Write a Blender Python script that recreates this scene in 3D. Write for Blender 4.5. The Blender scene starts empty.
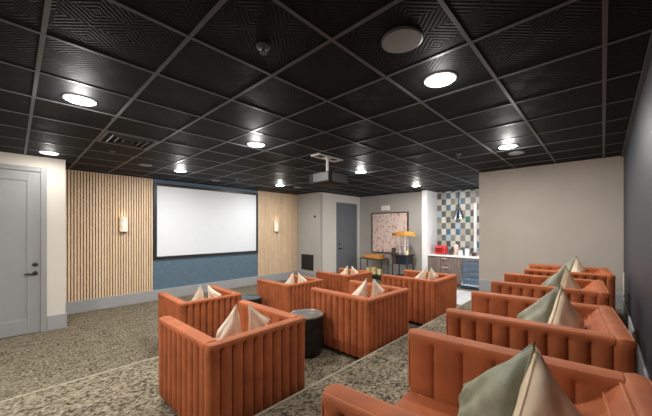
import bpy, bmesh, math, random
from mathutils import Vector, Matrix
random.seed(7)
PI = math.pi
scene = bpy.context.scene
C = scene.collection

# ------------------------------------------------------------------ levels
H_CAM = 1.66
CEIL = 2.825
MID = 0.19
REAR = 0.38
X_SCREEN = -7.6
X_DARK = 0.24
Y_BACK = 6.62
Y_ART = 8.70
Y_TILE = 9.22
X_HALL = -6.49
Y_NEAR = -2.2

# ------------------------------------------------------------------ materials
def mat(name, color, rough=0.6, metal=0.0, sheen=0.0, spec=0.5, vary=0.0, vscale=8.0, bump=0.0, bscale=60.0,
        emit=None, estr=0.0, stretch=(1, 1, 1), coat=0.0, alpha_glass=False, detail=4.0):
    m = bpy.data.materials.new(name); m.use_nodes = True
    nt = m.node_tree; b = nt.nodes['Principled BSDF']
    b.inputs['Base Color'].default_value = (*color, 1)
    b.inputs['Roughness'].default_value = rough
    b.inputs['Metallic'].default_value = metal
    b.inputs['Specular IOR Level'].default_value = spec
    b.inputs['Sheen Weight'].default_value = sheen
    b.inputs['Coat Weight'].default_value = coat
    if sheen:
        b.inputs['Sheen Roughness'].default_value = 0.4
        b.inputs['Sheen Tint'].default_value = (min(1, color[0]*1.7+.1), min(1, color[1]*1.7+.1), min(1, color[2]*1.7+.08), 1)
    tc = nt.nodes.new('ShaderNodeTexCoord'); mp = nt.nodes.new('ShaderNodeMapping')
    mp.inputs['Scale'].default_value = stretch
    nt.links.new(tc.outputs['Object'], mp.inputs['Vector'])
    if vary:
        n = nt.nodes.new('ShaderNodeTexNoise'); n.inputs['Scale'].default_value = vscale; n.inputs['Detail'].default_value = detail
        nt.links.new(mp.outputs['Vector'], n.inputs['Vector'])
        r = nt.nodes.new('ShaderNodeValToRGB')
        r.color_ramp.elements[0].position = 0.3; r.color_ramp.elements[1].position = 0.7
        r.color_ramp.elements[0].color = (*[max(0, c*(1-vary)) for c in color], 1)
        r.color_ramp.elements[1].color = (*[min(1, c*(1+vary)) for c in color], 1)
        nt.links.new(n.outputs['Fac'], r.inputs['Fac']); nt.links.new(r.outputs['Color'], b.inputs['Base Color'])
    if bump:
        n2 = nt.nodes.new('ShaderNodeTexNoise'); n2.inputs['Scale'].default_value = bscale; n2.inputs['Detail'].default_value = 3
        nt.links.new(mp.outputs['Vector'], n2.inputs['Vector'])
        bp = nt.nodes.new('ShaderNodeBump'); bp.inputs['Strength'].default_value = bump; bp.inputs['Distance'].default_value = 0.01
        nt.links.new(n2.outputs['Fac'], bp.inputs['Height']); nt.links.new(bp.outputs['Normal'], b.inputs['Normal'])
    if emit:
        b.inputs['Emission Color'].default_value = (*emit, 1); b.inputs['Emission Strength'].default_value = estr
    if alpha_glass:
        b.inputs['Transmission Weight'].default_value = 0.95; b.inputs['IOR'].default_value = 1.05
    return m

class G:
    """small node-graph helper"""
    def __init__(s, name):
        s.m = bpy.data.materials.new(name); s.m.use_nodes = True; s.nt = s.m.node_tree
        s.b = s.nt.nodes['Principled BSDF']
        s.tc = s.nt.nodes.new('ShaderNodeTexCoord')
        s.sep = s.nt.nodes.new('ShaderNodeSeparateXYZ'); s.nt.links.new(s.tc.outputs['Object'], s.sep.inputs[0])
        s.x, s.y, s.z = s.sep.outputs
    def put(s, sock, v):
        if hasattr(v, 'node'): s.nt.links.new(v, sock)
        else: sock.default_value = v
    def math(s, op, a, b=0.0, c=None):
        n = s.nt.nodes.new('ShaderNodeMath'); n.operation = op
        s.put(n.inputs[0], a); s.put(n.inputs[1], b)
        if c is not None: s.put(n.inputs[2], c)
        return n.outputs[0]
    def comb(s, x, y, z):
        n = s.nt.nodes.new('ShaderNodeCombineXYZ')
        s.put(n.inputs[0], x); s.put(n.inputs[1], y); s.put(n.inputs[2], z); return n.outputs[0]
    def noise(s, vec, scale, detail=3.0):
        n = s.nt.nodes.new('ShaderNodeTexNoise'); s.put(n.inputs['Vector'], vec)
        n.inputs['Scale'].default_value = scale; n.inputs['Detail'].default_value = detail; return n.outputs['Fac']
    def white(s, vec):
        n = s.nt.nodes.new('ShaderNodeTexWhiteNoise'); n.noise_dimensions = '3D'; s.put(n.inputs['Vector'], vec); return n.outputs['Value']
    def ramp(s, fac, stops, const=False):
        r = s.nt.nodes.new('ShaderNodeValToRGB'); s.put(r.inputs[0], fac)
        cr = r.color_ramp
        if const: cr.interpolation = 'CONSTANT'
        while len(cr.elements) < len(stops): cr.elements.new(0.5)
        for e, (p, c) in zip(cr.elements, stops): e.position = p; e.color = (*c, 1)
        return r.outputs[0]
    def mix(s, fac, a, b):
        n = s.nt.nodes.new('ShaderNodeMix'); n.data_type = 'RGBA'
        s.put(n.inputs[0], fac); s.put(n.inputs[6], a if hasattr(a, 'node') else (*a, 1)); s.put(n.inputs[7], b if hasattr(b, 'node') else (*b, 1))
        return n.outputs[2]
    def bump(s, h, strength, dist=0.01):
        n = s.nt.nodes.new('ShaderNodeBump'); s.put(n.inputs['Height'], h)
        n.inputs['Strength'].default_value = strength; n.inputs['Distance'].default_value = dist
        s.nt.links.new(n.outputs[0], s.b.inputs['Normal'])
    def done(s, color, rough=0.6, spec=0.5):
        s.put(s.b.inputs['Base Color'], color if hasattr(color, 'node') else (*color, 1))
        s.put(s.b.inputs['Roughness'], rough); s.b.inputs['Specular IOR Level'].default_value = spec
        return s.m

# carpet: brown-grey loop pile with dark broken flecks
g = G('carpet')
v1 = g.noise(g.comb(g.math('MULTIPLY', g.x, 1.0), g.math('MULTIPLY', g.y, 0.75), g.z), 44.0, 5.0)
v2 = g.noise(g.comb(g.x, g.math('MULTIPLY', g.y, 0.5), 3.0), 11.0, 4.0)
v3 = g.noise(g.comb(g.x, g.y, 9.0), 150.0, 2.0)
k = g.math('ADD', g.math('MULTIPLY', v1, 0.62), g.math('ADD', g.math('MULTIPLY', v2, 0.2), g.math('MULTIPLY', v3, 0.18)))
colr = g.ramp(k, [(0.385, (0.024, 0.020, 0.014)), (0.45, (0.09, 0.075, 0.052)), (0.505, (0.18, 0.152, 0.106)), (0.58, (0.25, 0.216, 0.157)), (0.68, (0.35, 0.31, 0.235))])
g.bump(g.math('ADD', v3, g.math('MULTIPLY', v1, 1.0)), 0.5, 0.008)
CARPET = g.done(colr, 0.95, 0.1)

# ceiling tiles: black mineral board with a woven relief
g = G('ceiling_tile')
cx = g.math('FLOOR', g.math('MULTIPLY', g.x, 1/0.1525)); cy = g.math('FLOOR', g.math('MULTIPLY', g.y, 1/0.1525))
par = g.math('MODULO', g.math('ABSOLUTE', g.math('ADD', cx, cy)), 2.0)
sx = g.math('SINE', g.math('MULTIPLY', g.math('ADD', g.x, g.y), 175.0)); sy = g.math('SINE', g.math('MULTIPLY', g.math('SUBTRACT', g.x, g.y), 175.0))
hgt = g.math('ADD', g.math('MULTIPLY', sx, par), g.math('MULTIPLY', sy, g.math('SUBTRACT', 1.0, par)))
g.bump(hgt, 0.22, 0.003)
fine = g.noise(g.comb(g.x, g.y, 0.0), 120.0, 2.0)
CEILT = g.done(g.ramp(fine, [(0.3, (0.0056, 0.006, 0.007)), (0.7, (0.0112, 0.012, 0.0135))]), 0.6, 0.07)

# tile wall
g = G('mosaic_tile')
tw, th = 0.142, 0.185
ix = g.math('FLOOR', g.math('MULTIPLY', g.x, 1/tw)); iz = g.math('FLOOR', g.math('MULTIPLY', g.z, 1/th))
fx = g.math('FRACT', g.math('MULTIPLY', g.x, 1/tw)); fz = g.math('FRACT', g.math('MULTIPLY', g.z, 1/th))
par = g.math('MODULO', g.math('ABSOLUTE', g.math('ADD', ix, iz)), 2.0)
rnd = g.white(g.comb(ix, 1.5, iz)); rnd2 = g.white(g.comb(ix, 8.5, iz))
light = g.ramp(rnd, [(0.0, (0.46, 0.45, 0.39)), (0.35, (0.55, 0.53, 0.46)), (0.62, (0.30, 0.30, 0.26)), (0.80, (0.38, 0.36, 0.25)), (0.92, (0.30, 0.40, 0.46))], True)
dark = g.ramp(rnd2, [(0.0, (0.075, 0.075, 0.08)), (0.4, (0.12, 0.115, 0.11)), (0.65, (0.19, 0.18, 0.16)), (0.80, (0.05, 0.12, 0.19)), (0.90, (0.04, 0.14, 0.11)), (0.96, (0.22, 0.10, 0.05))], True)
grout = g.math('MAXIMUM', g.math('MAXIMUM', g.math('LESS_THAN', fx, 0.04), g.math('GREATER_THAN', fx, 0.96)),
               g.math('MAXIMUM', g.math('LESS_THAN', fz, 0.025), g.math('GREATER_THAN', fz, 0.975)))
TILE = g.done(g.mix(grout, g.mix(par, light, dark), (0.35, 0.33, 0.30)), 0.38, 0.4)

# abstract painting
g = G('abstract_painting')
w = g.noise(g.comb(g.math('MULTIPLY', g.x, 1.3), 0.0, g.z), 7.5, 6.0)
w2 = g.noise(g.comb(g.x, 4.0, g.z), 19.0, 3.0)
pc = g.ramp(w, [(0.30, (0.34, 0.20, 0.28)), (0.40, (0.58, 0.36, 0.36)), (0.47, (0.72, 0.54, 0.46)), (0.55, (0.76, 0.66, 0.56)), (0.64, (0.64, 0.48, 0.50)), (0.74, (0.80, 0.72, 0.60))])
PAINT = g.done(g.mix(g.math('MULTIPLY', g.math('GREATER_THAN', w2, 0.60), 0.45), pc, (0.36, 0.24, 0.32)), 0.6, 0.3)

def slat_wood(name):
    g = G(name)
    iy = g.math('FLOOR', g.math('MULTIPLY', g.y, 1/0.0475))
    r = g.white(g.comb(iy, 2.0, 1.0))
    n = g.noise(g.comb(g.x, g.math('MULTIPLY', g.y, 9.0), g.math('MULTIPLY', g.z, 0.8)), 6.0, 5.0)
    f = g.math('ADD', g.math('MULTIPLY', r, 0.2), g.math('MULTIPLY', n, 0.8))
    return g.done(g.ramp(f, [(0.2, (0.60, 0.42, 0.25)), (0.5, (0.74, 0.56, 0.38)), (0.8, (0.82, 0.67, 0.50))]), 0.5, 0.3)
SLAT = slat_wood('oak_slat')

g = G('walnut_cabinet')
n = g.noise(g.comb(g.math('MULTIPLY', g.x, 14.0), g.y, g.math('MULTIPLY', g.z, 1.2)), 3.0, 5.0)
WALNUT = g.done(g.ramp(n, [(0.3, (0.10, 0.075, 0.066)), (0.7, (0.24, 0.185, 0.165))]), 0.45)

g = G('charcoal_wallcovering')
n = g.noise(g.comb(g.x, g.math('MULTIPLY', g.y, 22.0), g.math('MULTIPLY', g.z, 0.5)), 3.0, 5.0)
CHARC = g.done(g.ramp(n, [(0.3, (0.020, 0.024, 0.031)), (0.7, (0.038, 0.044, 0.055))]), 0.5, 0.4)

g = G('blue_wallcovering')
n = g.noise(g.comb(g.x, g.math('MULTIPLY', g.y, 1.5), g.math('MULTIPLY', g.z, 4.0)), 9.0, 6.0)
BLUE = g.done(g.ramp(n, [(0.3, (0.075, 0.13, 0.185)), (0.7, (0.125, 0.19, 0.25))]), 0.55, 0.4)

g = G('vinyl_plank')
iy = g.math('FLOOR', g.math('MULTIPLY', g.x, 1/0.18)); r = g.white(g.comb(iy, 1.0, 2.0))
VINYL = g.done(g.ramp(r, [(0.0, (0.50, 0.51, 0.52)), (1.0, (0.66, 0.66, 0.66))]), 0.35)

GREIGE = mat('greige_paint', (0.44, 0.395, 0.345), 0.75, vary=0.04, vscale=2, bump=0.05, bscale=200)
CREAM = mat('cream_paint', (0.62, 0.585, 0.525), 0.75, vary=0.03, vscale=2, bump=0.05, bscale=200)
GREYW = mat('grey_paint', (0.40, 0.385, 0.36), 0.75, vary=0.03, vscale=2, bump=0.05, bscale=200)
BASEB = mat('grey_trim_paint', (0.335, 0.34, 0.35), 0.45, vary=0.03, vscale=5)
DOORM = mat('grey_door_paint', (0.285, 0.288, 0.292), 0.4, vary=0.03, vscale=5)
DOORD = mat('slate_door_paint', (0.135, 0.15, 0.165), 0.45, vary=0.03, vscale=5)
WHITE = mat('white_paint', (0.80, 0.79, 0.77), 0.5, vary=0.02)
TBAR = mat('grid_metal', (0.068, 0.073, 0.082), 0.4, spec=0.35, vary=0.05)
NOSE = mat('carpet_nosing', (0.30, 0.265, 0.20), 0.8, vary=0.2, vscale=30)
SEATM = mat('rust_velvet', (0.355, 0.100, 0.037), 0.65, sheen=0.14, spec=0.2, vary=0.22, vscale=6, bump=0.08, bscale=90)
PIPE = mat('rust_piping', (0.42, 0.14, 0.065), 0.7, sheen=0.6, spec=0.2, vary=0.1)
BLACK = mat('black_metal', (0.015, 0.015, 0.016), 0.4, vary=0.1)
BLACKG = mat('black_gloss', (0.012, 0.012, 0.014), 0.15, vary=0.1)
FOOTM = mat('black_foot', (0.02, 0.018, 0.016), 0.5, vary=0.1)
GREENV = mat('sage_velvet', (0.225, 0.232, 0.165), 0.42, sheen=0.35, spec=0.4, vary=0.3, vscale=9, bump=0.5, bscale=11)
BEIGE = mat('beige_canvas', (0.74, 0.62, 0.45), 0.85, spec=0.2, vary=0.08, vscale=14, bump=0.3, bscale=12)
CREAMF = mat('cream_linen', (0.78, 0.71, 0.57), 0.85, spec=0.2, vary=0.06, vscale=14, bump=0.1, bscale=20)
SCREENM = mat('screen_fabric', (0.75, 0.795, 0.84), 0.7, spec=0.2, vary=0.01)
LENS = mat('lit_lens', (1, 1, 1), 0.5, emit=(1.0, 0.97, 0.92), estr=14, vary=0.01)
ALAB = mat('lit_alabaster', (0.85, 0.8, 0.7), 0.4, emit=(1.0, 0.86, 0.62), estr=0.1, vary=0.12, vscale=14)
BRASS = mat('brass', (0.70, 0.47, 0.16), 0.3, metal=1.0, vary=0.08)
GREYPL = mat('grey_grille', (0.24, 0.255, 0.275), 0.6, vary=0.1, vscale=300)
DRUM = mat('dark_patina', (0.020, 0.0185, 0.015), 0.55, spec=0.3, vary=0.5, vscale=9)
SLATE = mat('dark_slate_top', (0.035, 0.045, 0.055), 0.3, vary=0.2)
DRUMT = mat('pewter_top', (0.20, 0.20, 0.18), 0.28, metal=0.4, vary=0.25, vscale=7)
STEEL = mat('steel', (0.62, 0.63, 0.65), 0.25, metal=1.0, vary=0.05)
CHROME = mat('chrome', (0.62, 0.68, 0.74), 0.18, metal=1.0, vary=0.02)
QUARTZ = mat('white_quartz', (0.82, 0.81, 0.79), 0.25, vary=0.04, vscale=5)
RED = mat('red_enamel', (0.62, 0.02, 0.025), 0.25, coat=0.4, vary=0.05)
GLASS = mat('clear_glass', (0.95, 0.97, 0.98), 0.02, alpha_glass=True, vary=0.01)
NAVY = mat('navy_paint', (0.008, 0.011, 0.025), 0.4, vary=0.1)
AMBER = mat('amber_lacquer', (0.70, 0.30, 0.06), 0.35, vary=0.25, vscale=15)
GOLDP = mat('gold_canopy', (0.74, 0.42, 0.09), 0.6, vary=0.25, vscale=12)
SNACK = mat('butter_yellow_card', (0.85, 0.70, 0.36), 0.6, vary=0.2, vscale=12)
BLUEI = mat('cooler_blue_glow', (0.10, 0.22, 0.36), 0.4, emit=(0.25, 0.55, 0.85), estr=0.12, vary=0.15, vscale=9)  # blue light inside the cooler, put into the liner's colour and emission
DARKB = mat('dark_brown_board', (0.06, 0.035, 0.025), 0.6, vary=0.3)
PROJ = mat('projector_shell', (0.008, 0.008, 0.009), 0.6, spec=0.25, vary=0.1)
PROJF = mat('projector_grey', (0.06, 0.06, 0.06), 0.5, vary=0.08)
COPPER = mat('copper', (0.72, 0.42, 0.30), 0.45, metal=1.0, vary=0.1)

# ------------------------------------------------------------------ mesh helpers
def obj(name, bm, m, parent=None, smooth=False, loc=None):
    bmesh.ops.recalc_face_normals(bm, faces=bm.faces[:])
    me = bpy.data.meshes.new(name); bm.to_mesh(me); bm.free()
    me.materials.append(m)
    if smooth:
        for p in me.polygons: p.use_smooth = True
        try: me.set_sharp_from_angle(angle=math.radians(50))
        except Exception: pass
    o = bpy.data.objects.new(name, me); C.objects.link(o)
    if parent: o.parent = parent
    if loc: o.location = loc
    return o

def box(bm, x0, x1, y0, y1, z0, z1, bev=0.0, seg=2):
    r = bmesh.ops.create_cube(bm, size=1.0)
    vs = r['verts']
    for v in vs:
        v.co = Vector(((x0+x1)/2 + v.co.x*(x1-x0), (y0+y1)/2 + v.co.y*(y1-y0), (z0+z1)/2 + v.co.z*(z1-z0)))
    if bev > 0:
        es = list({e for v in vs for e in v.link_edges})
        bmesh.ops.bevel(bm, geom=es, offset=bev, segments=seg, affect='EDGES', profile=0.5)
    return bm

def lathe(bm, prof, seg=32, org=(0, 0, 0), axis='Z', close=True):
    """prof = [(r, h)...]"""
    rings = []
    for r, h in prof:
        ring = []
        for i in range(seg):
            a = 2*PI*i/seg
            if axis == 'Z': p = (r*math.cos(a), r*math.sin(a), h)
            elif axis == 'X': p = (h, r*math.cos(a), r*math.sin(a))
            else: p = (r*math.cos(a), h, r*math.sin(a))
            ring.append(bm.verts.new(Vector(p) + Vector(org)))
        rings.append(ring)
    for a, b in zip(rings, rings[1:]):
        for i in range(seg):
            bm.faces.new((a[i], a[(i+1) % seg], b[(i+1) % seg], b[i]))
    if close:
        bm.faces.new(rings[0]); bm.faces.new(rings[-1])
    return bm

def tube(bm, pts, r, seg=8, closed=False):
    pts = [Vector(p) for p in pts]; n = len(pts); rings = []
    for i, p in enumerate(pts):
        if closed: t = (pts[(i+1) % n] - pts[i-1])
        else: t = pts[min(i+1, n-1)] - pts[max(i-1, 0)]
        t.normalize()
        up = Vector((0, 0, 1)) if abs(t.z) < 0.9 else Vector((1, 0, 0))
        a = t.cross(up).normalized(); b = t.cross(a).normalized()
        rings.append([bm.verts.new(p + (a*math.cos(2*PI*k/seg) + b*math.sin(2*PI*k/seg))*r) for k in range(seg)])
    rng = range(n) if closed else range(n-1)
    for i in rng:
        A, B = rings[i], rings[(i+1) % n]
        for k in range(seg): bm.faces.new((A[k], A[(k+1) % seg], B[(k+1) % seg], B[k]))
    if not closed:
        bm.faces.new(rings[0]); bm.faces.new(rings[-1])
    return bm

def B(): return bmesh.new()
def bx(*a, **k): return box(bmesh.new(), *a, **k)

def tag(o, label, cat, group=None):
    o['label'] = label; o['category'] = cat
    if group: o['group'] = group
    return o

def thing(name, label, cat, loc=(0, 0, 0), rotz=0.0, group=None):
    o = bpy.data.objects.new(name, None); C.objects.link(o)
    o.empty_display_size = 0.1
    o.location = loc; o.rotation_euler = (0, 0, rotz)
    return tag(o, label, cat, group)

def struct(name, bm, m, parent=None):
    o = obj(name, bm, m, parent)
    if not parent: o['kind'] = 'structure'
    return o

def dup(root, loc, rotz, label, group=None):
    r = root.copy(); C.objects.link(r); r.location = loc; r.rotation_euler = (0, 0, rotz); r['label'] = label
    if group: r['group'] = group
    for ch in list(root.children):
        c = ch.copy(); C.objects.link(c); c.parent = r
        for gch in ch.children:
            d = gch.copy(); C.objects.link(d); d.parent = c
    return r

# ------------------------------------------------------------------ room shell
T = 0.12
struct('floor', bx(X_SCREEN-T, X_DARK+T, Y_NEAR-T, Y_TILE+T, -0.1, 0.0), CARPET)
struct('floor_middle_tier', bx(-3.73, -1.73, Y_NEAR, 5.95, 0.0, MID), CARPET)
struct('floor_rear_tier', bx(-1.73, X_DARK, Y_NEAR, Y_BACK, 0.0, REAR), CARPET)
struct('floor_kitchen', bx(-3.2, -1.90, 6.45, 8.3, 0.0, 0.006), VINYL)
struct('trim_1', bx(-3.738, -3.716, Y_NEAR, 5.95, MID-0.02, MID+0.004, bev=0.003), NOSE)
struct('trim_2', bx(-1.738, -1.718, Y_NEAR, Y_BACK, REAR-0.02, REAR+0.004, bev=0.003), NOSE)
ceil = struct('ceiling', bx(X_SCREEN-T, X_DARK+T, Y_NEAR-T, Y_TILE+T, CEIL, CEIL+0.1), CEILT)
gx0, gy0, P = -2.430, 0.1209, 0.6098
bm = B()
i = -9
for i in range(-9, 6):
    x = gx0 + P*i
    if X_SCREEN < x < X_DARK: box(bm, x-0.012, x+0.012, Y_NEAR, Y_TILE, CEIL-0.006, CEIL+0.002)
for j in range(-4, 16):
    y = gy0 + P*j
    if Y_NEAR < y < Y_TILE: box(bm, X_SCREEN, X_DARK, y-0.012, y+0.012, CEIL-0.0055, CEIL+0.002)
struct('trim_3', bm, TBAR)
struct('trim_4', bx(X_DARK-0.03, X_DARK, Y_NEAR, Y_BACK, CEIL-0.02, CEIL), TBAR)

struct('wall_right', bx(X_DARK, X_DARK+T, Y_NEAR-T, Y_BACK+T, 0, CEIL), CHARC)
struct('wall_back', bx(-1.87, X_DARK, Y_BACK, Y_BACK+0.14, 0, CEIL), GREIGE)
struct('wall_near', bx(X_SCREEN-T, X_DARK, Y_NEAR-T, Y_NEAR, 0, CEIL), GREIGE)
struct('wall_left', bx(X_SCREEN-T, X_SCREEN, Y_NEAR, Y_BACK+T, 0, CEIL), GREIGE)
struct('wall_screen', bx(X_SCREEN, X_SCREEN+0.012, 2.215, 5.04, 0.0, CEIL), BLUE)
# left door wall with an opening
bm = B()
DY0, DY1, DTOP = -0.62, 0.302, 2.58
box(bm, -6.72, -6.6, DY1, 0.60, 0, CEIL)
box(bm, -6.72, -6.6, Y_NEAR, DY0, 0, CEIL)
box(bm, -6.72, -6.6, DY0, DY1, DTOP, CEIL)
box(bm, X_SCREEN, -6.72, 0.48, 0.60, 0, CEIL)
struct('wall_door_side', bm, CREAM)
struct('wall_end', bx(X_SCREEN, X_HALL, Y_BACK, Y_BACK+T, 0, CEIL), GREYW)
bm = B()
HY0, HY1, HTOP = 7.45, 8.46, 2.50
box(bm, X_HALL-T, X_HALL, Y_BACK+T, HY0, 0, CEIL)
box(bm, X_HALL-T, X_HALL, HY1, Y_ART+T, 0, CEIL)
box(bm, X_HALL-T, X_HALL, HY0, HY1, HTOP, CEIL)
struct('wall_hall', bm, CREAM)
struct('wall_art', bx(X_HALL, -4.0, Y_ART, Y_ART+T, 0, CEIL), GREYW)
struct('wall_alcove_left', bx(-4.0, -3.84, 8.50, Y_TILE, 0, CEIL), WHITE)
struct('wall_tile', bx(-4.0, -1.75, Y_TILE, Y_TILE+T, 0, CEIL), TILE)
bm = B()
WY0, WY1, WZ0, WZ1 = 7.15, 8.35, 0.95, 2.35
box(bm, -1.87, -1.75, Y_BACK+0.14, WY0, 0, CEIL); box(bm, -1.87, -1.75, WY1, Y_TILE, 0, CEIL)
box(bm, -1.87, -1.75, WY0, WY1, 0, WZ0); box(bm, -1.87, -1.75, WY0, WY1, WZ1, CEIL)
struct('wall_alcove_right', bm, GREIGE)
bm = B()
for a in ((WY0, WY0+0.05, WZ0, WZ1), (WY1-0.05, WY1, WZ0, WZ1), (WY0+0.05, WY1-0.05, WZ0, WZ0+0.05), (WY0+0.05, WY1-0.05, WZ1-0.05, WZ1)): box(bm, -1.85, -1.79, *a, bev=0.004)
win = struct('window_1', bm, WHITE)
obj('pane', bx(-1.826, -1.82, WY0+0.05, WY1-0.05, WZ0+0.05, WZ1-0.05), GLASS, win)
L = bpy.data.lights.new('window_daylight', 'AREA'); L.shape = 'RECTANGLE'; L.size = 1.3; L.size_y = 1.08; L.energy = 26; L.color = (0.82, 0.9, 1.0)
lo = bpy.data.objects.new('window_daylight', L); C.objects.link(lo); lo.location = (-1.875, (WY0+WY1)/2, (WZ0+WZ1)/2); lo.rotation_euler = (0, PI/2, 0)
struct('trim_5', bx(-2.735, -2.66, Y_TILE-0.04, Y_TILE, 0.9, 2.42), WHITE)

def bb(name, *a):
    bm = bx(*a, bev=0.006); return struct(name, bm, BASEB)
bb('baseboard_right', X_DARK-0.018, X_DARK, Y_NEAR, Y_BACK, REAR, REAR+0.235)
bb('baseboard_back', -1.87, X_DARK-0.018, Y_BACK-0.018, Y_BACK, REAR, REAR+0.235)
bb('baseboard_screen', X_SCREEN, X_SCREEN+0.06, 0.60, Y_BACK, 0, 0.24)
bb('baseboard_end', X_SCREEN+0.06, X_HALL, Y_BACK-0.018, Y_BACK, 0, 0.24)
bb('baseboard_door_side', -6.6, -6.582, 0.374, 0.60, 0, 0.24)
bb('baseboard_corner', -6.72, -6.582, 0.60, 0.618, 0, 0.24)
bb('baseboard_art', X_HALL, -4.0, Y_ART-0.018, Y_ART, 0, 0.2)
bb('baseboard_hall', X_HALL, X_HALL+0.018, Y_BACK-0.018, HY0-0.06, 0, 0.24)

# doors
def door(name, x, y0, y1, top, m, inset, casing, label_hw):
    d = struct(name, bx(x-0.06, x-0.015, y0, y1, 0.008, top), m)
    # shaker rails and stiles
    s = 0.155
    bm = B()
    for a in ((y0, y0+s, 0.008, top), (y1-s, y1, 0.008, top), (y0+s, y1-s, top-s, top), (y0+s, y1-s, 0.008, 0.24)):
        box(bm, x-0.015, x-0.003, a[0], a[1], a[2], a[3], bev=0.003, seg=1)
    obj('door_rails', bm, m, d)
    bm = B()
    c = casing
    box(bm, x-0.06, x+0.018, y0-c, y0, 0, top+c, bev=0.004)
    box(bm, x-0.06, x+0.018, y1, y1+c, 0, top+c, bev=0.004)
    box(bm, x-0.06, x+0.018, y0, y1, top, top+c, bev=0.004)
    obj('door_frame', bm, m, d)
    return d
d1 = door('door_1', -6.6, DY0+0.004, DY1-0.004, DTOP-0.005, DOORM, True, 0.072, '')
hx = -6.603
bm = B(); lathe(bm, [(0.032, 0), (0.032, 0.012), (0.014, 0.014), (0.014, 0.05)], 20, (hx, 0.235, 0.955), 'X'); tube(bm, [(hx+0.045, 0.24, 0.955), (hx+0.05, 0.18, 0.955), (hx+0.05, 0.11, 0.952)], 0.011)
obj('door_lever', bm, BLACK, d1, True)
bm = B(); lathe(bm, [(0.033, 0), (0.033, 0.02), (0.02, 0.03)], 20, (hx, 0.235, 1.095), 'X'); obj('deadbolt', bm, BLACK, d1, True)
d2 = door('door_2', X_HALL, HY0+0.004, HY1-0.004, HTOP-0.005, DOORD, True, 0.06, '')
hx = X_HALL-0.003
bm = B(); lathe(bm, [(0.035, 0), (0.035, 0.012), (0.014, 0.014), (0.014, 0.05)], 16, (hx, HY0+0.10, 1.0), 'X'); tube(bm, [(hx+0.05, HY0+0.1, 1.0), (hx+0.05, HY0+0.22, 1.0)], 0.012)
obj('door_lever', bm, BLACK, d2, True)
bm = B(); lathe(bm, [(0.035, 0), (0.035, 0.02), (0.02, 0.03)], 16, (hx, HY0+0.10, 1.15), 'X'); obj('deadbolt', bm, BLACK, d2, True)

# ------------------------------------------------------------------ slat panels
def slats(y0, y1, x, label):
    bm = B(); p = 0.0475
    n = int(round((y1-y0)/p)); p = (y1-y0)/n
    for i in range(n):
        box(bm, x+0.012, x+0.042, y0+i*p+0.006, y0+(i+1)*p-0.010, 0.24, CEIL-0.012, bev=0.002, seg=1)
    t = thing('slat_panel', label, 'wall panel', (0, 0, 0), 0, 'oak slat wall panels')
    obj('slats', bm, SLAT, t)
    obj('backing', bx(x, x+0.0125, y0, y1, 0.24, CEIL-0.012), mat('slat_backing', (0.17, 0.11, 0.065), 0.8, vary=0.2), t)
    return t
slats(0.62, 2.21, X_SCREEN, 'wide vertical oak slat panel between the near grey door and the projection screen')
slats(5.045, Y_BACK-0.005, X_SCREEN, 'vertical oak slat panel on the far side of the projection screen')

# ------------------------------------------------------------------ screen
t = thing('projection_screen', 'large white projection screen with black frame on the blue wall', 'screen', (X_SCREEN+0.012, 3.64, 1.85))
bm = B(); fy0, fy1, fz0, fz1 = -1.42, 1.40, -0.90, 0.885; fw = 0.065
box(bm, 0, 0.045, fy0, fy0+fw, fz0, fz1, bev=0.004); box(bm, 0, 0.045, fy1-fw, fy1, fz0, fz1, bev=0.004)
box(bm, 0, 0.045, fy0+fw, fy1-fw, fz0, fz0+fw, bev=0.004); box(bm, 0, 0.045, fy0+fw, fy1-fw, fz1-fw, fz1, bev=0.004)
obj('screen_frame', bm, BLACK, t)
obj('screen_fabric', bx(0.004, 0.026, fy0+fw, fy1-fw, fz0+fw, fz1-fw), SCREENM, t)

# ------------------------------------------------------------------ sconces
def make_sconce():
    t = thing('wall_sconce', 'white alabaster sconce on the near slat panel beside the cream corner', 'wall light', (X_SCREEN+0.038, 1.63, 1.755), 0, 'alabaster sconces on the slats')
    bm = B(); R, h = 0.075, 0.15; n = 14; vs = [[], []]
    for k in range(n+1):
        a = -PI/2 + PI*k/n
        for q, z in enumerate((-h, h)):
            zz = z - (0.02*math.sin(a) if q else 0)
            vs[q].append(bm.verts.new((0.03+R*math.cos(a), R*math.sin(a), zz)))
    for k in range(n): bm.faces.new((vs[0][k], vs[0][k+1], vs[1][k+1], vs[1][k]))
    bm.faces.new(vs[0]); bm.faces.new(vs[1]); bm.faces.new((vs[0][0], vs[1][0], vs[1][-1], vs[0][-1]))
    obj('shade', bm, ALAB, t, True)
    bm = B(); box(bm, 0, 0.03, -0.06, 0.06, -0.10, 0.10, bev=0.004); box(bm, 0.0, 0.03, -0.085, -0.06, -0.155, 0.15, bev=0.004)
    obj('backplate', bm, BRASS, t)
    bm = B(); box(bm, 0.0, 0.09, -0.02, 0.02, -0.185, -0.166, bev=0.004)
    obj('finial', bm, BLACK, t)
    return t
sc1 = make_sconce()
dup(sc1, (X_SCREEN+0.038, 5.70, 1.735), 0, 'white alabaster sconce on the far slat panel right of the screen')

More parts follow.
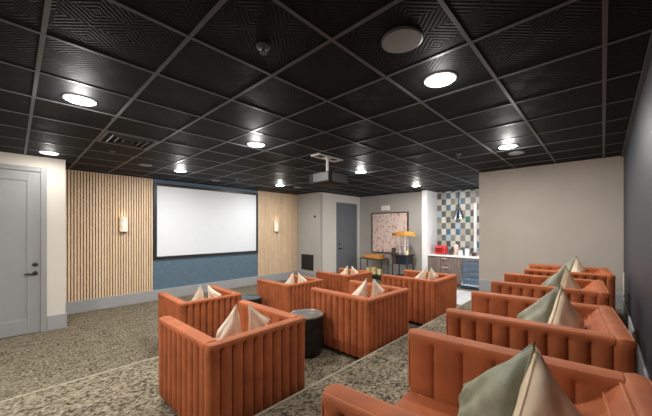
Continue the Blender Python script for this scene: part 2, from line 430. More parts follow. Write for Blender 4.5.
# ------------------------------------------------------------------ armchairs
def panel(bm, L, Tk, z0, z1, n_out, d_out, n_in, d_in, M, r=0.02, cap0=0.02, cap1=0.02, sub=10):
    """upright upholstered panel. s runs along the length 0..L, w from 0 (inner) to Tk (outer). M maps (s, w, z) -> xyz"""
    n = max(n_out, n_in)*sub
    cols = []
    for i in range(n+1):
        s = L*i/n
        def sc(nn, d):
            if nn == 0: return 0.0
            return d*(abs(math.sin(PI*nn*i/n))**0.45 - 1.0)
        er = 0.0
        if s < cap0: er = cap0 - math.sqrt(max(0, cap0**2-(cap0-s)**2))
        if L-s < cap1: er = cap1 - math.sqrt(max(0, cap1**2-(cap1-(L-s))**2))
        def half(nn, d, z):
            f = min(1.0, max(0.0, (z1-0.034-z)/0.022))       # plain band under the top edge
            return sc(nn, d)*f
        prof = []
        zs = [z0, z0+0.02] + [z0+0.02+(z1-0.09-z0-0.02)*k/4 for k in range(1, 5)] + [z1-0.056, z1-0.045, z1-0.034, z1-r]
        for z in zs: prof.append((Tk + half(n_out, d_out, z) - er - (0.012 if z == z0 else 0), z))
        for k in range(1, 5):
            a = PI/2*k/4; prof.append((Tk - er - r*(1-math.cos(a)), z1 - r + r*math.sin(a)))
        prof.append((Tk/2, z1+0.003))
        for k in range(4):
            a = PI/2*(1-k/4); prof.append((er + r*(1-math.cos(a)), z1 - r + r*math.sin(a)))
        for z in reversed(zs): prof.append((er - half(n_in, d_in, z) , z))
        cols.append([bm.verts.new(M(s, pw, pz)) for pw, pz in prof])
    for a, b in zip(cols, cols[1:]):
        for k in range(len(a)): bm.faces.new((a[k], b[k], b[(k+1) % len(a)], a[(k+1) % len(a)]))
    bm.faces.new(cols[0]); bm.faces.new(cols[-1])

CW, CD, CH, AT, BT = 0.86, 0.93, 0.715, 0.10, 0.085
def make_chair(label, group):
    t = thing('armchair', label, 'armchair', (0, 0, 0), 0, group)
    xf, xb = -CD/2, CD/2
    zb = 0.05
    bm = B()
    panel(bm, CW, BT, zb, CH, 10, 0.027, 0, 0, lambda s, w, z: (xb-BT+w, -CW/2+s, z), cap0=0.014, cap1=0.014)
    obj('backrest', bm, SEATM, t, True)
    for sgn in (-1, 1):
        bm = B()
        panel(bm, CD-BT+0.004, AT, zb, CH, 9, 0.027, 6, 0.016, lambda s, w, z: (xf+s, sgn*(CW/2-AT+w), z), cap0=0.024, cap1=0.0)
        a = obj('arm', bm, SEATM, t, True)
        bm = B()
        yo, yi = sgn*(CW/2-0.010), sgn*(CW/2-AT+0.010)
        zt = CH-0.006
        tube(bm, [(xf+0.010, yo, zb+0.05), (xf+0.008, yo, CH-0.03), (xf+0.014, yo, zt), (xb-BT, yo, zt)], 0.005, 6)
        tube(bm, [(xf+0.010, yi, 0.42), (xf+0.008, yi, CH-0.03), (xf+0.014, yi, zt), (xb-BT-0.01, yi, zt)], 0.005, 6)
        obj('piping', bm, PIPE, a, True)
    bm = B()
    zt = CH-0.006
    tube(bm, [(xb-BT, CW/2-0.010, zt), (xb-0.03, CW/2-0.010, zt), (xb-0.014, CW/2-0.016, zt), (xb-0.008, CW/2-0.035, zt), (xb-0.008, -CW/2+0.035, zt), (xb-0.014, -CW/2+0.016, zt), (xb-0.03, -CW/2+0.010, zt), (xb-BT, -CW/2+0.010, zt)], 0.005, 6)
    obj('piping', bm, PIPE, t, True)
    yi = CW/2-AT-0.004
    bm = B(); box(bm, xf+0.005, xb-BT-0.15, -yi, yi, 0.24, 0.415, bev=0.045, seg=4)
    for v in bm.verts:
        if v.co.z > 0.39: v.co.z += 0.018*(1-(v.co.y/yi)**2)
    obj('seat', bm, SEATM, t, True)
    obj('seat_base', bx(xf+0.012, xb-BT-0.003, -yi, yi, zb, 0.235, bev=0.012), SEATM, t, True)
    # sloped, channelled back cushion rising to the top of the backrest
    bm = B(); n = 5; sub = 10; N = n*sub; cols = []
    x1 = xb-BT+0.012
    bot, top = (x1-0.31, 0.42), (x1-0.075, CH-0.075)
    nx, nz = -(top[1]-bot[1]), (top[0]-bot[0]); ln = math.hypot(nx, nz); nx /= ln; nz /= ln
    for i in range(N+1):
        y = -yi + 2*yi*i/N
        d = 0.022*(abs(math.sin(PI*n*i/N))**0.6 - 1)
        pr = []
        for k in range(8):
            f = k/7; bul = 0.03*math.sin(PI*f)
            g_ = min(1, (1-f)*5)
            pr.append((bot[0]+(top[0]-bot[0])*f + nx*(d*g_+bul), bot[1]+(top[1]-bot[1])*f + nz*(d*g_+bul)))
        pr += [(x1-0.06, CH-0.055), (x1-0.03, CH-0.022), (x1, CH-0.004), (x1, 0.24), (x1-0.14, 0.24), (x1-0.29, 0.38)]
        cols.append([bm.verts.new((px, y, pz)) for px, pz in pr])
    for a, b in zip(cols, cols[1:]):
        for k in range(len(a)): bm.faces.new((a[k], b[k], b[(k+1) % len(a)], a[(k+1) % len(a)]))
    bm.faces.new(cols[0]); bm.faces.new(cols[-1])
    bc = obj('back_cushion', bm, SEATM, t, True)
    bm = B(); tube(bm, [(x1-0.066, -yi, CH-0.062), (x1-0.066, yi, CH-0.062)], 0.006, 6); tube(bm, [(x1-0.02, -yi, CH-0.012), (x1-0.02, yi, CH-0.012)], 0.005, 6)
    obj('piping', bm, PIPE, bc, True)
    for sx in (-1, 1):
        for sy in (-1, 1):
            x, y = sx*(CD/2-0.07), sy*(CW/2-0.07)
            bm = B(); lathe(bm, [(0.022, 0.0), (0.030, 0.056)], 12, (x, y, 0)); obj('foot', bm, FOOTM, t, True)
    return t

ROW_R = 'rust velvet armchairs on the rear platform by the dark wall'
ROW_M = 'rust velvet armchairs on the middle tier'
ROW_F = 'rust velvet armchairs on the front floor'
chairs = [
    ('R1', -0.292, 1.195, REAR, 0.09, ROW_R, 'rust velvet armchair in the right foreground, nearest to the viewer on the rear platform'),
    ('R2', -0.373, 2.525, REAR, 0.087, ROW_R, 'rust velvet armchair on the rear platform, second from the viewer'),
    ('R3', -0.440, 3.98, REAR, 0.05, ROW_R, 'rust velvet armchair on the rear platform, third from the viewer'),
    ('R4', -0.380, 5.41, REAR, 0.075, ROW_R, 'rust velvet armchair on the rear platform closest to the beige back wall'),
    ('A', -2.305, 1.28, MID, 0.02, ROW_M, 'large rust velvet armchair left of the pewter topped drum table'),
    ('Bc', -2.255, 3.02, MID, -0.02, ROW_M, 'rust velvet armchair right of the drum table, centre of the middle tier'),
    ('Cc', -2.215, 4.60, MID, 0.0, ROW_M, 'rust velvet armchair on the middle tier closest to the kitchenette'),
    ('D', -4.33, 1.88, 0.0, -0.03, ROW_F, 'rust velvet armchair on the front floor, partly behind the big near armchair'),
    ('E', -4.29, 3.57, 0.0, -0.01, ROW_F, 'rust velvet armchair just right of the small dark table on the front floor'),
    ('F', -4.21, 5.06, 0.0, -0.02, ROW_F, 'rust velvet armchair on the front floor farthest back, before the slate grey door'),
]
proto = make_chair(chairs[0][6], ROW_R)
for i, (key, x, y, z, rz, grp, lab) in enumerate(chairs):
    if i == 0: proto.location = (x, y, z); proto.rotation_euler = (0, 0, rz)
    else: dup(proto, (x, y, z), rz, lab, grp)

# ------------------------------------------------------------------ pillows
def pillow_mesh(P0, P1, P2, P3, puff, seed):
    """puffy cushion over four corners (apex, outer top, outer bottom, inner bottom)"""
    rnd = random.Random(seed)
    P0, P1, P2, P3 = map(Vector, (P0, P1, P2, P3))
    nrm = (P1-P0).cross(P3-P0).normalized()
    N = 20
    ph = [rnd.uniform(0, 6) for _ in range(4)]
    def pt(i, j, side):
        u, v = i/N, j/N
        a, b = 2*u-1, 2*v-1
        # concave edges, ears at corners
        uu = u + 0.045*a*-(1-b*b)*abs(a)**3; vv = v + 0.045*b*-(1-a*a)*abs(b)**3
        p = P0*(1-uu)*(1-vv) + P1*uu*(1-vv) + P2*uu*vv + P3*(1-uu)*vv
        h = ((1-a*a)*(1-b*b))**0.42
        fold = 1 + 0.13*math.sin(7*u+5*v+ph[0]) + 0.10*math.sin(15*v-8*u+ph[1]) + 0.12*math.exp(-((u-0.85)**2+(v-0.2)**2)*18)*math.sin(30*(u-v)+ph[2])
        return p + nrm*side*puff*h*fold
    bm = B(); gr = {}
    for side in (1, -1):
        for i in range(N+1):
            for j in range(N+1):
                if side == -1 and (i in (0, N) or j in (0, N)): gr[(side, i, j)] = gr[(1, i, j)]
                else: gr[(side, i, j)] = bm.verts.new(pt(i, j, side))
        for i in range(N):
            for j in range(N):
                f = [gr[(side, i, j)], gr[(side, i+1, j)], gr[(side, i+1, j+1)], gr[(side, i, j+1)]]
                bm.faces.new(f if side == 1 else f[::-1])
    edge = [pt(i, 0, 0) for i in range(N)] + [pt(N, j, 0) for j in range(N)] + [pt(i, N, 0) for i in range(N, 0, -1)] + [pt(0, j, 0) for j in range(N, 0, -1)]
    return bm, edge

# chair-local corner points (x forward is -X)
G_C = [(0.118, -0.06, 0.915), (-0.135, 0.12, 0.62), (-0.12, 0.05, 0.445), (0.04, -0.14, 0.45)]
B_C = [(0.124, -0.075, 0.905), (0.245, 0.10, 0.64), (0.16, -0.05, 0.54), (0.02, -0.19, 0.475)]
F_L = [(0.150, -0.05, 0.865), (-0.14, -0.06, 0.58), (-0.11, -0.10, 0.445), (0.11, 0.05, 0.46)]
F_R = [(0.185, 0.04, 0.855), (0.225, 0.23, 0.69), (0.14, 0.22, 0.53), (0.09, 0.09, 0.47)]
def pillows(idx, x, y, z, rz, mats, labels, grp, kind):
    for q, (cs, m) in enumerate(zip((G_C, B_C) if kind == 'g' else (F_L, F_R), mats)):
        bm, edge = pillow_mesh(*cs, puff=0.062 if q == 0 else 0.056, seed=idx*3+q)
        o = obj('throw_pillow', bm, m, None, True, (x, y, z)); o.rotation_euler = (0, 0, rz)
        tag(o, labels[q], 'pillow', grp)
        bm = B(); tube(bm, edge, 0.005, 6, True)
        obj('piping', bm, m, o, True)
info = {
    'R1': ('in the armchair nearest the viewer', 'g'), 'R2': ('in the second armchair of the rear platform', 'g'),
    'R3': ('in the third armchair of the rear platform', 'g'), 'R4': ('in the rear platform armchair by the beige back wall', 'g'),
    'A': ('in the large armchair left of the drum table', 'c'), 'Bc': ('in the armchair right of the drum table', 'c'),
    'Cc': ('in the middle tier armchair closest to the kitchenette', 'c'), 'D': ('in the front floor armchair behind the big near one', 'c'),
    'E': ('in the front floor armchair before the far slat panel', 'c'), 'F': ('in the farthest front floor armchair before the slate door', 'c')}
for i, (key, x, y, z, rz, grp, lab) in enumerate(chairs):
    wh, kind = info[key]
    if kind == 'g':
        ddx, ddz = {'R1': (0.01, 0), 'R2': (0.045, 0), 'R3': (0.04, -0.015), 'R4': (-0.01, -0.015)}[key]
        pillows(i, x+ddx, y, z+ddz, rz, (GREENV, BEIGE), ('sage green velvet pillow '+wh, 'beige canvas pillow '+wh), 'pillows in the rear platform chairs', 'g')
    else:
        pillows(i, x, y, z, rz, (CREAMF, CREAMF), ('left cream linen pillow '+wh, 'right cream linen pillow '+wh), 'cream pillows in the front chairs', 'c')

# ------------------------------------------------------------------ drum tables
def make_table(label, topm):
    t = thing('drum_table', label, 'side table', (0, 0, 0), 0, 'dark drum side tables')
    bm = B(); lathe(bm, [(0.165, 0.012), (0.182, 0.03), (0.192, 0.12), (0.188, 0.25), (0.192, 0.38), (0.196, 0.445)], 40); obj('drum_body', bm, DRUM, t, True)
    bm = B(); lathe(bm, [(0.196, 0.446), (0.203, 0.45), (0.203, 0.464), (0.197, 0.468), (0.19, 0.463)], 40); obj('table_top', bm, topm, t, True)
    bm = B(); lathe(bm, [(0.15, 0.0), (0.15, 0.0115)], 32); obj('base', bm, FOOTM, t)
    return t
tb = make_table('dark patinated drum table with pewter top between two middle tier armchairs', DRUMT)
tb.location = (-2.565, 2.385, MID)
tb2 = make_table('dark drum table with slate black top between the two near front floor armchairs', SLATE)
tb2.location = (-4.50, 2.84, 0); tb2.rotation_euler = (0, 0, 1.0)

# ------------------------------------------------------------------ ceiling fixtures
def make_down(label):
    t = thing('ceiling_light', label, 'ceiling light', (0, 0, CEIL), 0, 'round lit ceiling downlights')
    bm = B(); lathe(bm, [(0.118, 0.0), (0.118, -0.010), (0.108, -0.016), (0.095, -0.014)], 32); obj('trim_ring', bm, WHITE, t, True)
    bm = B(); lathe(bm, [(0.095, -0.006), (0.095, -0.016), (0.06, -0.021), (0.01, -0.023)], 32); obj('lens', bm, LENS, t, True)
    return t
CAN = [(-3.42, 0.41, 'nearest lit ceiling light at the upper left above the floor'),
       (-6.12, 0.37, 'lit ceiling light above the near grey door'),
       (-6.13, 2.28, 'lit ceiling light above the left end of the projection screen'),
       (-3.46, 2.28, 'lit ceiling light above the drum table, centre left of the ceiling'),
       (-6.22, 4.83, 'lit ceiling light above the right end of the projection screen'),
       (-0.92, 2.27, 'largest looking lit ceiling light, beside the round ceiling speaker'),
       (-0.97, 4.76, 'lit ceiling light before the beige back wall'),
       (-3.57, 4.82, 'lit ceiling light right of the projector'),
       (-3.64, 7.39, 'lit ceiling light before the art wall and kitchenette'),
       (-0.92, -0.30, 'unseen added ceiling light behind the viewer over the rear platform'),  # out of view, added for extra light from behind the camera
       (-3.42, -1.45, 'unseen added ceiling light behind the viewer over the middle tier'),  # out of view, added to light the faces turned to the camera
       (-2.06, 7.90, 'unseen added ceiling light over the kitchenette floor beside the window')]  # hidden behind the back wall, added to brighten the kitchenette
p0 = make_down(CAN[0][2])
E_CAN = 42.0
LEVEL = {0: 1.1, 1: 0.22, 2: 1.0, 4: 0.95, 5: 0.45, 6: 1.3, 7: 1.0, 8: 1.15, 9: 0.45, 10: 2.1, 11: 0.4}
for i, (x, y, lab) in enumerate(CAN):
    if i == 0: p0.location = (x, y, CEIL)
    else: dup(p0, (x, y, CEIL), 0, lab)
    E = E_CAN * LEVEL.get(i, 1.0)
    L = bpy.data.lights.new('downlight_lamp', 'AREA'); L.shape = 'DISK'; L.size = 0.16; L.energy = E*0.9; L.color = (1.0, 0.965, 0.92)
    lo = bpy.data.objects.new('downlight_lamp', L); C.objects.link(lo); lo.location = (x, y, CEIL-0.03)
    L = bpy.data.lights.new('downlight_glow', 'POINT'); L.energy = E*0.34; L.shadow_soft_size = 0.05; L.color = (1.0, 0.965, 0.92)
    lo = bpy.data.objects.new('downlight_glow', L); C.objects.link(lo); lo.location = (x, y, CEIL-0.09)

def disc(name, label, cat, x, y, r, m, grp=None):
    t = thing(name, label, cat, (x, y, CEIL), 0, grp)
    bm = B(); lathe(bm, [(r, 0.0), (r, -0.010), (r-0.008, -0.014)], 40); obj('rim', bm, TBAR, t, True)
    bm = B(); lathe(bm, [(r-0.009, -0.008), (r-0.009, -0.015), (0.01, -0.017)], 40); obj('grille', bm, m, t, True)
    return t
disc('ceiling_speaker', 'large round grey ceiling speaker beside the biggest ceiling light', 'speaker', -0.90, 1.635, 0.125, GREYPL, 'round ceiling speakers')
disc('ceiling_speaker', 'small round pale ceiling disc above the near slat panel', 'speaker', -6.02, 1.63, 0.11, GREYPL, 'round ceiling speakers')
disc('ceiling_speaker', 'small round pale ceiling disc above the screen middle', 'speaker', -6.70, 3.30, 0.10, GREYPL, 'round ceiling speakers')
disc('ceiling_speaker', 'small round pale ceiling disc above the far slat panel', 'speaker', -6.16, 5.41, 0.11, GREYPL, 'round ceiling speakers')
disc('ceiling_speaker', 'small round grey ceiling disc just past the light before the beige back wall', 'speaker', -0.96, 5.26, 0.11, GREYPL, 'round ceiling speakers')

def sprinkler(x, y, label, s=1.0):
    t = thing('sprinkler', label, 'sprinkler', (x, y, CEIL), 0, 'ceiling sprinklers')
    bm = B(); lathe(bm, [(0.04*s, 0), (0.04*s, -0.008), (0.03*s, -0.012)], 20); obj('escutcheon', bm, TBAR, t, True)
    bm = B(); lathe(bm, [(0.010*s, -0.008), (0.010*s, -0.035*s), (0.022*s, -0.037*s), (0.022*s, -0.041*s)], 14); obj('sprinkler_head', bm, TBAR, t, True)
sprinkler(-1.575, 1.09, 'sprinkler head alone in the dark ceiling at the upper centre', 1.1)
sprinkler(-6.19, 3.55, 'sprinkler head above the projection screen')
sprinkler(-1.63, 4.74, 'sprinkler head left of the light before the beige wall')
sprinkler(-5.33, 1.01, 'sprinkler head beside the air vent')

# vent
t = thing('air_vent', 'square louvred ceiling air vent between near light and slat panel', 'vent', (-4.565, 1.035, CEIL))
bm = B(); q = 0.285
for a in ((-q, q, -q, -q+0.03), (-q, q, q-0.03, q), (-q, -q+0.03, -q+0.03, q-0.03), (q-0.03, q, -q+0.03, q-0.03)): box(bm, *a, -0.012, 0, bev=0.003)
obj('vent_frame', bm, TBAR, t)
bm = B()
for k in range(3):
    r = 0.055 + k*0.07
    tube(bm, [(-r, -r, -0.010), (r, -r, -0.010), (r, r, -0.010), (-r, r, -0.010)], 0.012, 4, True)
obj('louvers', bm, mat('vent_louver', (0.05, 0.05, 0.052), 0.4, vary=0.05), t)

# ------------------------------------------------------------------ projector
t = thing('projector_mount', 'white ceiling mount with slotted plate holding the projector', 'projector mount', (-3.255, 3.49, CEIL), PI/2)
bm = B(); box(bm, -0.285, 0.285, -0.095, -0.06, -0.022, 0, bev=0.003); box(bm, -0.285, 0.285, 0.06, 0.095, -0.022, 0, bev=0.003)
for sx in (-0.285, -0.06, 0.02, 0.245): box(bm, sx, sx+0.04, -0.06, 0.06, -0.02, -0.001, bev=0.003)
obj('mount_plate', bm, WHITE, t)
bm = B(); tube(bm, [(0, 0, -0.02), (0, 0, -0.235)], 0.022, 14); obj('mount_pole', bm, WHITE, t, True)
bm = B()
lathe(bm, [(0.05, -0.235), (0.05, -0.255)], 16, (0, 0, 0))
for a in range(4):
    an = PI/4+a*PI/2; tube(bm, [(0, 0, -0.247), (0.12*math.cos(an), 0.12*math.sin(an), -0.252), (0.13*math.cos(an), 0.13*math.sin(an), -0.296)], 0.013, 8)
obj('mount_arms', bm, WHITE, t, True)
t = thing('projector', 'black projector with grey front panel hanging from the ceiling mount', 'projector', (-3.17, 3.43, 2.36))
obj('projector_body', bx(-0.215, 0.225, -0.225, 0.225, 0.0, 0.17, bev=0.018, seg=3), PROJ, t, True)
bm = B(); box(bm, -0.12, 0.205, -0.233, -0.222, 0.025, 0.155, bev=0.004)
obj('side_panel', bm, PROJF, t)
bm = B(); lathe(bm, [(0.065, -0.21), (0.065, -0.25), (0.052, -0.26), (0.048, -0.242)], 24, (0, 0.05, 0.085), 'X'); obj('lens', bm, BLACKG, t, True)
bm = B()
for k in range(6): box(bm, 0.221, 0.231, -0.17, 0.17, 0.02+k*0.023, 0.032+k*0.023)
obj('vent_slats', bm, BLACK, t)

# ------------------------------------------------------------------ end wall fittings
t = thing('return_grille', 'black rectangular grille low on the grey end wall', 'grille', (-7.07, Y_BACK, 0.57))
bm = B(); w, h = 0.285, 0.255
box(bm, -w, w, -0.012, 0, -h, -h+0.03); box(bm, -w, w, -0.012, 0, h-0.03, h); box(bm, -w, -w+0.03, -0.012, 0, -h+0.03, h-0.03); box(bm, w-0.03, w, -0.012, 0, -h+0.03, h-0.03)
obj('grille_frame', bm, BLACK, t)
obj('grille_back', bx(-w+0.03, w-0.03, -0.003, 0, -h+0.03, h-0.03), BLACK, t)
bm = B()
for k in range(12): box(bm, -w+0.03, w-0.03, -0.009, 0, -h+0.035+k*0.037, -h+0.058+k*0.037)
obj('louvers', bm, BLACK, t)
t = thing('wall_sensor', 'small round black sensor high on the grey end wall', 'sensor', (-6.72, Y_BACK, 2.06))
bm = B(); lathe(bm, [(0.04, 0), (0.04, -0.02), (0.025, -0.03)], 16, (0, 0, 0), 'Y'); obj('sensor_body', bm, BLACK, t, True)
bm = B(); lathe(bm, [(0.018, -0.029), (0.012, -0.04)], 12, (0, 0, 0), 'Y'); obj('sensor_eye', bm, BLACKG, t, True)

t = thing('wall_plate', 'slim white wall plate on the dark right wall near the back corner', 'wall plate', (X_DARK, 6.45, 0.82))
obj('plate', bx(-0.012, 0, -0.045, 0.045, -0.17, 0.17, bev=0.004), WHITE, t)

# emergency light, picture
t = thing('emergency_light', 'white rectangular emergency light box above the pink abstract painting', 'emergency light', (-5.385, Y_ART, 2.37))
obj('housing', bx(-0.15, 0.15, -0.07, 0.002, -0.085, 0.085, bev=0.008), WHITE, t)
t = thing('painting', 'large pink and violet abstract painting in a dark frame on the grey wall', 'painting', (-5.24, Y_ART, 1.53))
bm = B(); w, h, fr = 0.70, 0.69, 0.035
box(bm, -w, w, -0.045, 0, -h, -h+fr); box(bm, -w, w, -0.045, 0, h-fr, h); box(bm, -w, -w+fr, -0.045, 0, -h+fr, h-fr); box(bm, w-fr, w, -0.045, 0, -h+fr, h-fr)
obj('picture_frame', bm, DARKB, t)
obj('canvas', bx(-w+fr, w-fr, -0.03, -0.005, -h+fr, h-fr), PAINT, t)
t = thing('wall_outlet', 'small white outlet plate under the painting', 'outlet', (-5.14, Y_ART, 0.56))
obj('plate', bx(-0.05, 0.05, -0.01, 0, -0.08, 0.08, bev=0.003), WHITE, t)

# ------------------------------------------------------------------ bar cart
cx_, cy_ = -5.56, 8.25
t = thing('bar_cart', 'slim black and brass two-shelf bar cart under the painting', 'bar cart', (cx_, cy_, 0))
W2, D2, HT = 0.41, 0.2, 0.70
for sx in (-1, 1):
    for sy in (-1, 1):
        bm = B(); tube(bm, [(sx*W2, sy*D2, 0.055), (sx*W2, sy*D2, HT)], 0.014, 8); obj('leg', bm, BLACK, t, True)
        bm = B(); lathe(bm, [(0.028, -0.012), (0.028, 0.012)], 14, (sx*W2, sy*D2, 0.028), 'X'); obj('caster', bm, BLACK, t, True)
bm = B(); tube(bm, [(-W2, -D2, HT), (W2, -D2, HT), (W2, D2, HT), (-W2, D2, HT)], 0.014, 8, True); obj('rail', bm, BRASS, t, True)
obj('top_shelf', bx(-W2, W2, -D2, D2, HT-0.045, HT-0.03), BLACK, t)
obj('lower_shelf', bx(-W2, W2, -D2, D2, 0.14, 0.16), BLACK, t)
tt = thing('tray', 'amber lacquer tray box on top of the bar cart', 'tray', (cx_, cy_, HT-0.03))
bm = B(); box(bm, -0.30, 0.30, -0.15, 0.15, 0, 0.014); 
for a in ((-0.30, 0.30, -0.15, -0.135), (-0.30, 0.30, 0.135, 0.15), (-0.30, -0.285, -0.135, 0.135), (0.285, 0.30, -0.135, 0.135)): box(bm, *a, 0.014, 0.13)
obj('tray_body', bm, AMBER, tt)
bm = B()
for sx in (-1, 1): tube(bm, [(sx*0.302, -0.06, 0.12), (sx*0.33, -0.05, 0.18), (sx*0.33, 0.05, 0.18), (sx*0.302, 0.06, 0.12)], 0.009, 8)
obj('tray_handle', bm, BRASS, tt, True)
def jar(x, y, z, r, h, m, label, cat, grp, name='snack_jar'):
    t = thing(name, label, cat, (x, y, z), 0, grp)
    bm = B(); lathe(bm, [(r*0.9, 0), (r, 0.02), (r, h*0.8), (r*0.75, h*0.86)], 18); obj('body', bm, m, t, True)
    bm = B(); lathe(bm, [(r*0.8, h*0.862), (r*0.8, h*0.97), (r*0.3, h)], 18); obj('lid', bm, BRASS, t, True)
for k, (dx, h, lab) in enumerate(((-0.22, 0.24, 'left butter yellow jar on the lower shelf of the bar cart'), (0.0, 0.28, 'middle butter yellow jar on the lower shelf of the bar cart'), (0.22, 0.22, 'right butter yellow jar on the lower shelf of the bar cart'))):
    jar(cx_+dx, cy_, 0.16, 0.095, h, SNACK, lab, 'jar', 'jars on the bar cart')

# ------------------------------------------------------------------ concession cart with wide canopy
px_, py_ = -4.44, 8.14
t = thing('concession_cart', 'dark concession cart with a wide scalloped gold canopy right of the painting', 'cart', (px_, py_, 0))
W3, D3 = 0.24, 0.2
for sx in (-1, 1):
    for sy in (-1, 1):
        bm = B(); tube(bm, [(sx*W3, sy*D3, 0.0), (sx*W3, sy*D3, 0.60)], 0.018, 8); obj('leg', bm, BLACK, t, True)
obj('cabinet', bx(-W3+0.02, W3-0.02, -D3-0.02, D3+0.02, 0.60, 0.84, bev=0.008), NAVY, t)
obj('lower_shelf', bx(-W3, W3, -D3, D3, 0.22, 0.245), BLACK, t)
obj('counter', bx(-W3-0.02, W3+0.02, -D3-0.05, D3+0.05, 0.845, 0.89, bev=0.006), BLACK, t)
bm = B()
for sx in (-0.045, 0.115):
    for sy in (-0.09, 0.09): box(bm, sx-0.014, sx+0.014, sy-0.014, sy+0.014, 0.89, 1.46)
box(bm, -0.06, 0.13, -0.105, 0.105, 1.16, 1.18)
obj('case_frame', bm, WHITE, t)
bm = B()
for sy in (-0.09, 0.09): box(bm, -0.031, 0.101, sy-0.003, sy+0.003, 0.89, 1.46)
obj('case_pane', bm, GLASS, t)
bm = B()
n = 64; top = [[], [], [], []]
for k in range(n):
    a = 2*PI*k/n; sca = 0.022*abs(math.sin(9*a))
    for q, (r, z) in enumerate(((0.04, 1.60), (0.25, 1.57), (0.37, 1.54), (0.38, 1.46 - sca))):
        top[q].append(bm.verts.new((0.03+r*math.cos(a), 0.7*r*math.sin(a), z)))
for q in range(3):
    for k in range(n): bm.faces.new((top[q][k], top[q][(k+1) % n], top[q+1][(k+1) % n], top[q+1][k]))
bm.faces.new(top[0])
bmesh.ops.solidify(bm, geom=bm.faces[:], thickness=0.012)
obj('canopy', bm, GOLDP, t, True)
obj('menu_board', bx(-W3-0.01, -W3+0.13, -D3-0.045, -D3-0.022, 0.60, 1.09, bev=0.004), DARKB, t)
jar(px_+0.19, py_-0.12, 0.89, 0.05, 0.13, SNACK, 'small pale jar on the counter of the concession cart', 'jar', None)

# ------------------------------------------------------------------ kitchenette
YF = 8.56; XL = -3.835; XR = -1.875
def pull(bm, x0, x1, z, y): tube(bm, [(x0, y, z), (x0, y-0.03, z), (x1, y-0.03, z), (x1, y, z)], 0.011, 6)
def cabinet(x0, x1, label, drawers):
    t = thing('base_cabinet', label, 'cabinet', ((x0+x1)/2, 0, 0), 0, 'walnut kitchenette cabinets')
    w = (x1-x0)/2
    bm = B(); box(bm, -w+0.002, w-0.002, YF+0.02, Y_TILE-0.005, 0.10, 0.86); box(bm, -w+0.002, w-0.002, YF+0.07, Y_TILE-0.005, 0.0, 0.10)
    obj('carcass', bm, WALNUT, t)
    if drawers:
        zs = [0.11, 0.36, 0.60, 0.85]
        for a, b in zip(zs, zs[1:]):
            d = obj('drawer', bx(-w+0.004, w-0.004, YF, YF+0.0195, a+0.004, b-0.004, bev=0.002), WALNUT, t)
            bm = B(); pull(bm, -w*0.6, w*0.6, b-0.05, YF); obj('drawer_pull', bm, COPPER, d, True)
    else:
        d = obj('door', bx(-w+0.004, w-0.004, YF, YF+0.0195, 0.112, 0.846, bev=0.002), WALNUT, t)
        bm = B(); tube(bm, [(w-0.05, YF, 0.60), (w-0.05, YF-0.03, 0.60), (w-0.05, YF-0.03, 0.78), (w-0.05, YF, 0.78)], 0.006, 6); obj('door_pull', bm, COPPER, d, True)
cabinet(XL, -3.46, 'walnut base cabinet with one door at the left end of the kitchenette', False)
cabinet(-3.46, -3.19, 'walnut base cabinet with three drawers and copper pulls in the kitchenette', True)
cabinet(-3.19, -2.885, 'walnut base cabinet with one door beside the glass fronted cooler', False)
t = thing('beverage_cooler', 'glass fronted beverage cooler with steel frame under the kitchenette counter', 'cooler', (-2.58, 0, 0))
w = 0.30
bm = B()
box(bm, -w, -w+0.02, YF+0.03, Y_TILE-0.01, 0.03, 0.86); box(bm, w-0.02, w, YF+0.03, Y_TILE-0.01, 0.03, 0.86)
box(bm, -w+0.02, w-0.02, Y_TILE-0.03, Y_TILE-0.01, 0.03, 0.86); box(bm, -w+0.02, w-0.02, YF+0.03, Y_TILE-0.03, 0.03, 0.12); box(bm, -w+0.02, w-0.02, YF+0.03, Y_TILE-0.03, 0.84, 0.86)
obj('cooler_liner', bm, BLUEI, t)
for z in (0.27, 0.43, 0.58, 0.72): obj('shelf', bx(-w+0.021, w-0.021, YF+0.06, Y_TILE-0.04, z, z+0.015), STEEL, t)
bm = B()
for a in ((-w, -w+0.045, 0.09, 0.85), (w-0.045, w, 0.09, 0.85), (-w+0.045, w-0.045, 0.09, 0.14), (-w+0.045, w-0.045, 0.80, 0.85)): box(bm, a[0], a[1], YF-0.005, YF+0.028, a[2], a[3], bev=0.003)
d = obj('cooler_door', bm, STEEL, t)
obj('pane', bx(-w+0.045, w-0.045, YF+0.008, YF+0.016, 0.14, 0.80), GLASS, d)
bm = B(); tube(bm, [(-w+0.022, YF-0.004, 0.2), (-w+0.022, YF-0.045, 0.2), (-w+0.022, YF-0.045, 0.76), (-w+0.022, YF-0.004, 0.76)], 0.010, 8); obj('door_handle', bm, STEEL, d, True)
obj('toe_grille', bx(-w, w, YF+0.03, YF+0.05, 0.0, 0.085), BLACK, t)
cabinet(-2.275, XR, 'walnut base cabinet right of the glass fronted cooler by the window wall', False)
tag(obj('countertop', bx(XL, XR, YF-0.03, Y_TILE-0.002, 0.862, 0.902, bev=0.004), QUARTZ), 'white quartz countertop across the kitchenette cabinets', 'countertop')
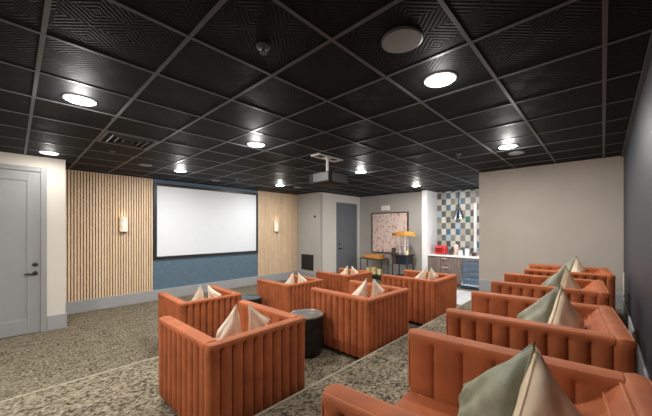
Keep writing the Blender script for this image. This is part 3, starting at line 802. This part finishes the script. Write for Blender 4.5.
# counter appliances
ct = 0.902
t = thing('toaster_oven', 'glossy red countertop oven at the left end of the kitchenette counter', 'appliance', (-3.53, 8.82, ct))
obj('oven_body', bx(-0.155, 0.155, -0.15, 0.15, 0.015, 0.27, bev=0.04, seg=4), RED, t, True)
obj('oven_window', bx(-0.12, 0.06, -0.158, -0.148, 0.06, 0.19, bev=0.003), mat('red_dark_glass', (0.25, 0.008, 0.01), 0.1, vary=0.1), t)
bm = B(); tube(bm, [(-0.11, -0.149, 0.215), (-0.11, -0.185, 0.215), (0.05, -0.185, 0.215), (0.05, -0.149, 0.215)], 0.008, 8); obj('oven_handle', bm, STEEL, t, True)
for z in (0.08, 0.15, 0.21):
    bm = B(); lathe(bm, [(0.018, 0), (0.016, -0.02)], 14, (0.105, -0.149, z), 'Y'); obj('knob', bm, BLACK, t, True)
for sx in (-1, 1):
    for sy in (-1, 1): bm = B(); lathe(bm, [(0.015, 0), (0.015, 0.02)], 10, (sx*0.11, sy*0.10, 0)); obj('foot', bm, BLACK, t)
def canister(x, y, r, h, m, lm, label):
    t = thing('canister', label, 'canister', (x, y, ct), 0, 'canisters on the kitchenette counter')
    bm = B(); lathe(bm, [(r*0.92, 0), (r, 0.01), (r, h*0.82), (r*0.9, h*0.85)], 18); obj('body', bm, m, t, True)
    bm = B(); lathe(bm, [(r*0.95, h*0.852), (r*0.95, h*0.93), (r*0.25, h*0.95), (r*0.25, h)], 18); obj('lid', bm, lm, t, True)
canister(-3.27, 8.85, 0.055, 0.16, DARKB, BLACK, 'dark brown canister just right of the red oven')
canister(-3.14, 8.92, 0.06, 0.31, mat('peach_ceramic', (0.72, 0.5, 0.4), 0.4, vary=0.1), WHITE, 'tall peach canister at the back of the counter')
canister(-2.98, 8.80, 0.065, 0.17, mat('pale_blue_ceramic', (0.62, 0.7, 0.72), 0.3, vary=0.05), STEEL, 'pale blue canister in the middle of the counter')
canister(-2.84, 8.92, 0.06, 0.26, mat('grey_mauve', (0.42, 0.36, 0.40), 0.4, vary=0.1), BLACK, 'mauve grey canister behind the white one')
canister(-2.79, 8.78, 0.055, 0.19, WHITE, WHITE, 'white canister right of centre on the counter')
canister(-2.63, 8.84, 0.055, 0.12, DARKB, COPPER, 'short dark canister with copper lid on the counter')
t = thing('kettle', 'steel kettle at the right part of the kitchenette counter', 'kettle', (-2.47, 8.86, ct))
bm = B(); lathe(bm, [(0.085, 0), (0.095, 0.03), (0.085, 0.15), (0.055, 0.21)], 24); obj('kettle_body', bm, STEEL, t, True)
bm = B(); lathe(bm, [(0.056, 0.211), (0.04, 0.23), (0.012, 0.235), (0.014, 0.265)], 18); obj('lid', bm, BLACK, t, True)
bm = B(); tube(bm, [(0.085, 0, 0.05), (0.15, 0, 0.08), (0.15, 0, 0.18), (0.06, 0, 0.20)], 0.011, 8); obj('handle', bm, BLACK, t, True)
bm = B(); tube(bm, [(-0.08, 0, 0.11), (-0.13, 0, 0.17), (-0.14, 0, 0.19)], 0.014, 8); obj('spout', bm, STEEL, t, True)

# pendant
t = thing('pendant_lamp', 'chrome cone pendant lamp hanging before the mosaic tile wall', 'pendant lamp', (-2.93, 8.50, CEIL))
bm = B(); lathe(bm, [(0.055, 0), (0.055, -0.025), (0.02, -0.03)], 20); obj('canopy', bm, BLACK, t, True)
bm = B(); tube(bm, [(0, 0, -0.03), (0, 0, -0.46)], 0.014, 8); obj('stem', bm, BLACK, t, True)
bm = B(); lathe(bm, [(0.018, -0.46), (0.04, -0.54), (0.13, -0.74), (0.195, -0.88), (0.188, -0.88), (0.124, -0.74), (0.034, -0.54)], 32); obj('shade', bm, CHROME, t, True)
bm = B(); lathe(bm, [(0.02, -0.73), (0.035, -0.77), (0.03, -0.80), (0.01, -0.815)], 16); obj('bulb', bm, WHITE, t, True)
# sconce glow
for y in (1.63, 5.70):
    L = bpy.data.lights.new('sconce_bulb', 'POINT'); L.energy = 0.3; L.shadow_soft_size = 0.04; L.color = (1, .8, .5)
    lo = bpy.data.objects.new('sconce_bulb', L); C.objects.link(lo); lo.location = (X_SCREEN+0.12, y, 1.97)

# ------------------------------------------------------------------ world, camera
w = bpy.data.worlds.new('World'); scene.world = w; w.use_nodes = True
w.node_tree.nodes['Background'].inputs[0].default_value = (0.62, 0.76, 1.0, 1); w.node_tree.nodes['Background'].inputs[1].default_value = 1.5
cam = bpy.data.cameras.new('camera'); co = bpy.data.objects.new('camera', cam); C.objects.link(co)
cam.sensor_width = 36; cam.lens = 294.01/652*36; cam.shift_y = 21/652; cam.clip_start = 0.02
co.location = (0, 0, H_CAM); co.rotation_euler = (PI/2, 0, math.radians(43.269))
scene.camera = co
vs = scene.view_settings
vs.view_transform = 'Standard'; vs.look = 'None'; vs.gamma = 1.0; vs.use_curve_mapping = False; vs.exposure = 0.0
scene.cycles.max_bounces = 10; scene.cycles.diffuse_bounces = 6
